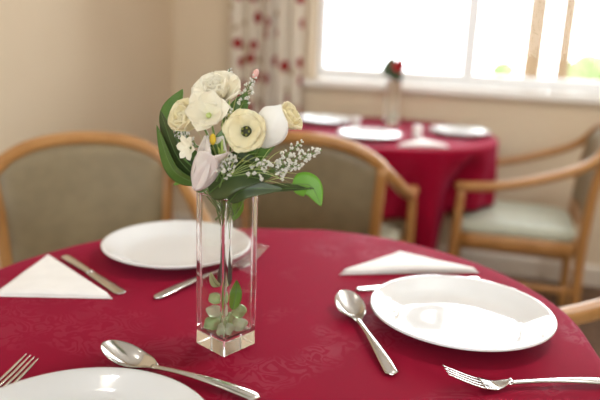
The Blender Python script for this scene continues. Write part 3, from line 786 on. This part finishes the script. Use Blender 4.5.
spray('astilbe_spray', B(.046, .026, .020), B(.114, .062, .024), .015, 34, 'white beaded flower spray pointing right over the chair back', 1, .0031)
spray('astilbe_spray', B(.044, .030, .030), B(.090, .044, .034), .016, 30, 'white beaded flower spray low on the right of the bouquet', 2, .0029)
spray('astilbe_spray', B(.010, .09, -.004), B(.030, .141, -.006), .010, 24, 'upright pale spray with pink tip at top of the bouquet', 3, .0026, tipbud=True)
spray('astilbe_spray', B(-.004, .022, .040), B(.010, .048, .048), .012, 24, 'blush white spray in the centre below the dark-eyed flower', 4, .0028)
spray('astilbe_spray', B(-.036, .04, .0), B(-.080, .074, .004), .010, 20, 'thin white spray at far left of the bouquet beside the tall leaf', 5, .0023)
spray('astilbe_spray', B(-.028, .052, .014), B(-.056, .070, .022), .009, 16, 'small white spray between the left bloom and hanging leaf', 6, .0024)
spray('astilbe_spray', B(-.002, .084, .026), B(.008, .104, .024), .008, 16, 'tiny white spray between the open lily and dark-eyed flower', 7, .0023)
spray('astilbe_spray', B(.056, .030, .012), B(.090, .068, .004), .010, 18, 'white flower spray rising at right behind the beaded one', 8, .0025)

spray('astilbe_spray', B(.002, .018, .050), B(.020, .056, .056), .012, 22, 'blush white spray on the right of the one below the dark-eyed flower', 9, .0027)
spray('astilbe_spray', B(.028, .022, .046), B(.058, .050, .050), .013, 24, 'white spray below the smooth white spathe', 10, .0028)
spray('astilbe_spray', B(-.006, .100, -.024), B(-.004, .146, -.022), .009, 14, 'short white spray tucked behind the topmost bloom', 11, .0024)
def blade_tuft(base_, tips, label, k):
    root = empty('grass_sprig', V(base_)); tag(root, label, 'grass sprig', 'grass sprigs in the bouquet')
    for t_ in tips:
        p = catmull([base_, V(base_).lerp(V(t_), .55) + UP * .008, t_], 8); bm = bmesh.new()
        sweep(bm, p, .0036, .0007, m=6, e=1, taper=lambda q: max(.1, 1 - q ** 3)); build('grass_blade', bm, M['grass'], root, world=True)
blade_tuft(B(.010, .012, .030), [B(.052, .052, .036), B(.034, .056, .040), B(.060, .040, .040), B(.020, .056, .036), B(.080, .022, .040)], 'pale green grass sprig fanning right under the dark-eyed flower', 1)
blade_tuft(B(-.004, .010, .026), [B(-.030, .084, .036), B(-.010, .080, .040), B(.004, .07, .042), B(.000, .096, .028)], 'green grass sprig rising in the centre of the bouquet', 2)
blade_tuft(B(.030, .012, .020), [B(.070, .060, .012), B(.060, .066, .010), B(.090, .034, .026), B(.098, .026, .030)], 'thin grass sprig at right under the white spathe', 3)
blade_tuft(B(.000, .060, .0), [B(.012, .122, .002), B(.004, .116, .010), B(.020, .112, -.004)], 'green grass sprig behind the lily at top', 4)

blade_tuft(B(.010, .030, .046), [B(.054, .044, .056), B(.040, .050, .056), B(.028, .054, .056), B(.068, .036, .052), B(.076, .048, .046), B(.048, .060, .050), B(.060, .056, .046), B(.082, .028, .048)], 'bright grass sprig filling the gap above the large dark leaf', 5)
blade_tuft(B(.004, .032, .044), [B(-.016, .076, .046), B(.000, .066, .054), B(.010, .062, .056), B(-.008, .082, .046), B(-.002, .054, .056), B(.004, .074, .050), B(-.012, .066, .052), B(.016, .054, .060)], 'short bright grass sprig left of the dark-eyed flower', 6)
def leaf(base_, mid, tip_, W, nrm, m, label, fold=.18, wave=0.0, stem_to=None, grp='leaves in the bouquet', name='broad_leaf', shape=.8):
    """pointed oval leaf along a bent midrib."""
    root = empty(name, V(base_)); tag(root, label, 'leaf', grp)
    mid_p = catmull([base_, mid, tip_], 12); n_ = len(mid_p); nrm = V(nrm).normalized()
    bm = bmesh.new()
    def fr(i):
        t_ = (mid_p[min(n_ - 1, i + 1)] - mid_p[max(0, i - 1)]).normalized(); s = t_.cross(nrm).normalized(); return s, s.cross(t_).normalized()
    def f(u, v):
        i = min(n_ - 1, round(u * (n_ - 1))); s, nn = fr(i); q = v * 2 - 1
        w = W * max(.02, math.sin(PI * min(1, u ** shape)) ** .8)
        return mid_p[i] + s * (q * w) + nn * (fold * w * abs(q) + wave * w * math.sin(u * 9 + q * 2) * abs(q))
    grid(bm, f, n_, 9); blade = build('leaf_blade', bm, m, root, world=True, solid=.0005)
    bm = bmesh.new(); tube(bm, [p + fr(i)[1] * .0002 for i, p in enumerate(mid_p)], .0007, 6, taper=lambda q: 1 - .7 * q); build('midrib', bm, M['stem'] if m is not M['leaf_dark'] else M['leaf_mid'], root, world=True).parent = blade
    if stem_to is not None:
        bm = bmesh.new(); tube(bm, catmull([base_, V(base_).lerp(V(stem_to), .5), stem_to], 6), .0011, 6); build('leaf_stalk', bm, M['stem'], root, world=True)
    return root
inn = V((*inv(-.006, 0), MOUTH.z - .03)); inn2 = V((*inv(.006, .004), MOUTH.z - .03))
leaf(B(-.046, .040, -.006), B(-.072, .082, -.010), B(-.058, .120, -.012), .0165, TO - RT * .4, M['leaf_mid'], 'tall upright green leaf at top left of the bouquet', stem_to=inn)
leaf(B(-.026, .012, .014), B(-.056, .044, .018), B(-.078, .096, .012), .0165, TO * .9 - RT * .5 + UP * .1, M['leaf_dark'], 'broad dark leaf on left side of the bouquet', stem_to=inn)
leaf(B(-.030, .012, .020), B(-.060, .030, .024), B(-.080, .080, .020), .0125, TO * .7 - RT * .3 - UP * .4, M['leaf_mid'], 'green leaf curling under the broad dark left leaf', stem_to=inn)
leaf(B(-.036, .012, .004), B(-.050, .014, .006), B(-.064, .007, .010), .0050, UP * .5 + TO, M['leaf_lime'], 'small bright leaf sticking out left just above the vase rim', stem_to=B(-.012, -.004, .004))
leaf(B(-.014, .006, .034), B(.016, .030, .047), B(.060, .032, .040), .0205, TO * .9 + UP * .55, M['leaf_dark'], 'large dark leaf lying across the vase mouth', .1, stem_to=inn2, shape=.7)
leaf(B(.010, -.002, .036), B(.030, .016, .044), B(.074, .018, .038), .011, TO * .8 + UP * .2, M['leaf_dark'], 'dark narrow leaf under the large one above the right vase rim', .15, stem_to=inn2)
leaf(B(.030, .006, .026), B(.066, .016, .034), B(.108, .020, .036), .0085, TO * .4 + UP * .9, M['leaf_dark'], 'long dark leaf with shiny edge reaching right', .3, stem_to=inn2)
leaf(B(.082, .022, .030), B(.104, .022, .034), B(.117, .000, .036), .0140, TO * .95 + UP * .3, M['leaf_lime'], 'bright lime leaf at right end of the bouquet bending down', .08, stem_to=B(.040, .008, .024), shape=.62)
leaf(B(.004, .076, -.006), B(.010, .098, -.008), B(.020, .120, -.012), .0120, TO, M['leaf_mid'], 'green leaf behind the dark-eyed flower', .15, stem_to=B(0, .02, 0))
leaf(B(-.014, .026, .014), B(-.040, .046, .020), B(-.052, .060, .026), .009, TO + UP * .4, M['leaf_mid'], 'short green leaf behind the half-open lily', .15, stem_to=inn)
leaf(B(.0, .014, .020), B(.016, .040, .026), B(.044, .046, .026), .016, TO + UP * .5, M['leaf_dark'], 'dark leaf filling the shade below the dark-eyed flower', .15, stem_to=inn2)
leaf(B(-.008, .012, .018), B(-.012, .046, .020), B(-.002, .074, .018), .014, TO + UP * .2, M['leaf_dark'], 'dark leaf standing in the middle behind the half-open lily', .15, stem_to=inn)
leaf(B(.020, .030, .004), B(.036, .052, .006), B(.060, .066, .004), .013, TO + UP * .3, M['leaf_mid'], 'green leaf behind the white spathe', .15, stem_to=inn2)
leaf(B(-.004, .030, .030), B(-.004, .056, .040), B(.004, .084, .036), .010, TO + UP * .2, M['leaf_mid'], 'upright green leaf in the gap left of the dark-eyed flower', .15, stem_to=B(.002, -.01, .006))
# leaves inside the vase
leaf(B(.011, .004, .004), B(.013, -.014, .005), B(.008, -.034, .004), .0075, TO + RT * .3, M['leaf_lime'], 'bright green leaf inside the top of the front vase', .1, name='vase_leaf', grp='leaves inside the vase', shape=1.2)
leaf(V((*inv(-.0085, .004), ZT + .076)), V((*inv(-.0065, .004), ZT + .100)), V((*inv(-.002, .004), ZT + .136)), .0085, TO, M['leaf_grey'], 'dark pointed leaf standing inside the front vase', .1, name='vase_leaf', grp='leaves inside the vase', shape=.5)
leaf(V((*inv(.013, -.002), ZT + .052)), V((*inv(.012, .004), ZT + .072)), V((*inv(.009, .008), ZT + .088)), .0080, TO + RT * .3, M['leaf_lime'], 'bright green leaf piece in middle of the front vase', .15, name='vase_leaf', grp='leaves inside the vase', shape=.7)
leaf(V((*inv(-.013, .001), ZT + .0745)), V((*inv(-.014, -.006), ZT + .082)), V((*inv(-.012, -.014), ZT + .098)), .0070, TO - RT * .3, M['leaf_pale'], 'pale curled leaf low on the left inside the front vase', .15, name='vase_leaf', grp='leaves inside the vase', shape=.7)

# ------------------------------------------------------------------ rose in the far vase
FM = V((FVX, FVY, ZT + .2))
hd = FM + RT * .012 + UP * .058 + TO * .024; ax = V(UP * .35 + TO * 1 + RT * .1)
root = empty('rose_flower', (FVX, FVY, ZT + .05)); tag(root, 'red rose with pink edge in the vase on the window table', 'flower')
bm = bmesh.new(); tube(bm, catmull([hd, FM + RT * .004 - UP * .01, V((FVX, FVY, ZT + .05))], 8), .0018, 8); build('stem', bm, M['leaf_dark'], root, world=True)
Mx = basis(ax); random.seed(5)
for (n_, L, W, e0, e1, cup, tw, mm) in ((5, .036, .020, 45, 40, .35, 0, 'rose'), (5, .031, .017, 68, 62, .4, .5, 'rose'), (5, .026, .013, 82, 95, .5, .2, 'rose')):
    for i in range(n_):
        build('petal', petal_bm(Mx, hd, 2 * PI * (i + tw) / n_, L, W, D(e0), D(e1), cup, .0008, tip=.6, seed=i), M[mm], root, world=True, solid=.0008)
def FB(r, u, t): return FM + RT * r + UP * u + TO * t
build('petal', petal_bm(Mx, hd + UP * .006, 2.2, .026, .014, D(60), D(45), .35, .0008, tip=.6), M['rose_pink'], root, world=True, solid=.0008)['label'] = 'pink outer petal'
i_ = FM - UP * .03
for base_, mid, tip_, W, lab in ((FB(-.006, .018, .004), FB(-.034, .052, .006), FB(-.060, .064, .008), .030, 'dark leaf left of the red rose'), (FB(-.002, .022, .002), FB(-.018, .066, .0), FB(-.010, .110, 0), .030, 'dark leaf standing behind the red rose'),
                            (FB(.004, .002, .012), FB(.004, .024, .020), FB(-.012, .056, .016), .032, 'dark green leaf below the red rose'), (FB(.006, .002, .008), FB(.022, .022, .012), FB(.026, .050, .010), .014, 'green leaf at right below the red rose')):
    leaf(base_, mid, tip_, W, TO + UP * .2, M['leaf_dark'] if 'dark' in lab else M['leaf_mid'], lab, .12, stem_to=i_, grp='leaves around the red rose')

# ------------------------------------------------------------------ lamps, daylight, world
def ceiling_lamp(x, y, label, power, k=1.0):
    t = empty('ceiling_light', (x, y, H)); tag(t, label, 'ceiling light', 'ceiling lights')
    bm = bmesh.new(); lathe(bm, [(0, 0), (.17 * k, 0), (.17 * k, -.02), (.15 * k, -.025), (0, -.025)], 40); build('lamp_base', bm, M['upvc'], t)
    bm = bmesh.new(); lathe(bm, [(.145 * k, -.026), (.15 * k, -.04), (.13 * k, -.075), (.08 * k, -.098), (0, -.105)], 40); build('lamp_shade', bm, M['lamp'], t)
    ld = bpy.data.lights.new('lamp_light', 'POINT'); ld.shadow_soft_size = .08 * k; ld.energy = power; ld.color = (.97, .98, 1)
    lo = bpy.data.objects.new('lamp_light', ld); link(lo); lo.parent = t; lo.location = (0, 0, -.20)
LP = 17
ceiling_lamp(-.86, .68, 'small round glowing ceiling light above the front table', LP * .12, .42)
ceiling_lamp(.55, 1.55, 'added unseen ceiling light near the window table, brightening the back wall', LP * 2.1)  # extra lamp added out of view to brighten the far walls

pd = bpy.data.lights.new('window_portal', 'AREA'); pd.shape = 'RECTANGLE'; pd.size = WX1 - WX0; pd.size_y = WZ1 - WZ0
pd.cycles.is_portal = True
po = bpy.data.objects.new('window_portal', pd); link(po); po.location = ((WX0 + WX1) / 2, YB + TW - .02, (WZ0 + WZ1) / 2); po.rotation_euler = (math.radians(-90), 0, 0)

pd = bpy.data.lights.new('window_portal', 'AREA'); pd.shape = 'RECTANGLE'; pd.size = GX1 - GX0; pd.size_y = WZ2 - WZ0; pd.cycles.is_portal = True
po = bpy.data.objects.new('window_portal', pd); link(po); po.location = ((GX0 + GX1) / 2, YF - .14, (WZ0 + WZ2) / 2); po.rotation_euler = (math.radians(90), 0, 0)
w = bpy.data.worlds.new('overcast_sky'); bpy.context.scene.world = w; w.use_nodes = True
bg = w.node_tree.nodes['Background']; bg.inputs[0].default_value = (.90, .96, 1, 1); bg.inputs[1].default_value = 11.0

# ------------------------------------------------------------------ camera and view
cd = bpy.data.cameras.new('camera'); cam = bpy.data.objects.new('camera', cd); link(cam)
YAW, PITCH, ROLL = math.radians(16.7), math.radians(14.4), math.radians(2.25)
Mc = Matrix.Rotation(YAW, 4, 'Z') @ Matrix.Rotation(PI / 2 - PITCH, 4, 'X') @ Matrix.Rotation(ROLL, 4, 'Z')
cam.matrix_world = Matrix.Translation((0, 0, 1.13)) @ Mc
cd.sensor_width = 36; cd.sensor_fit = 'HORIZONTAL'; cd.lens = 39.0; cd.clip_start = .05
cd.dof.use_dof = True; cd.dof.focus_distance = .78; cd.dof.aperture_fstop = 2.5; cd.dof.aperture_blades = 7
sc = bpy.context.scene; sc.camera = cam
sc.view_settings.view_transform = 'Standard'; sc.view_settings.look = 'None'; sc.view_settings.gamma = 1.0
sc.view_settings.use_curve_mapping = False; sc.view_settings.exposure = -0.1
sc.cycles.max_bounces = 48; sc.cycles.transmission_bounces = 48; sc.cycles.glossy_bounces = 24; sc.cycles.transparent_max_bounces = 16; sc.cycles.diffuse_bounces = 6
sc.cycles.use_denoising = True; sc.cycles.sample_clamp_indirect = 8
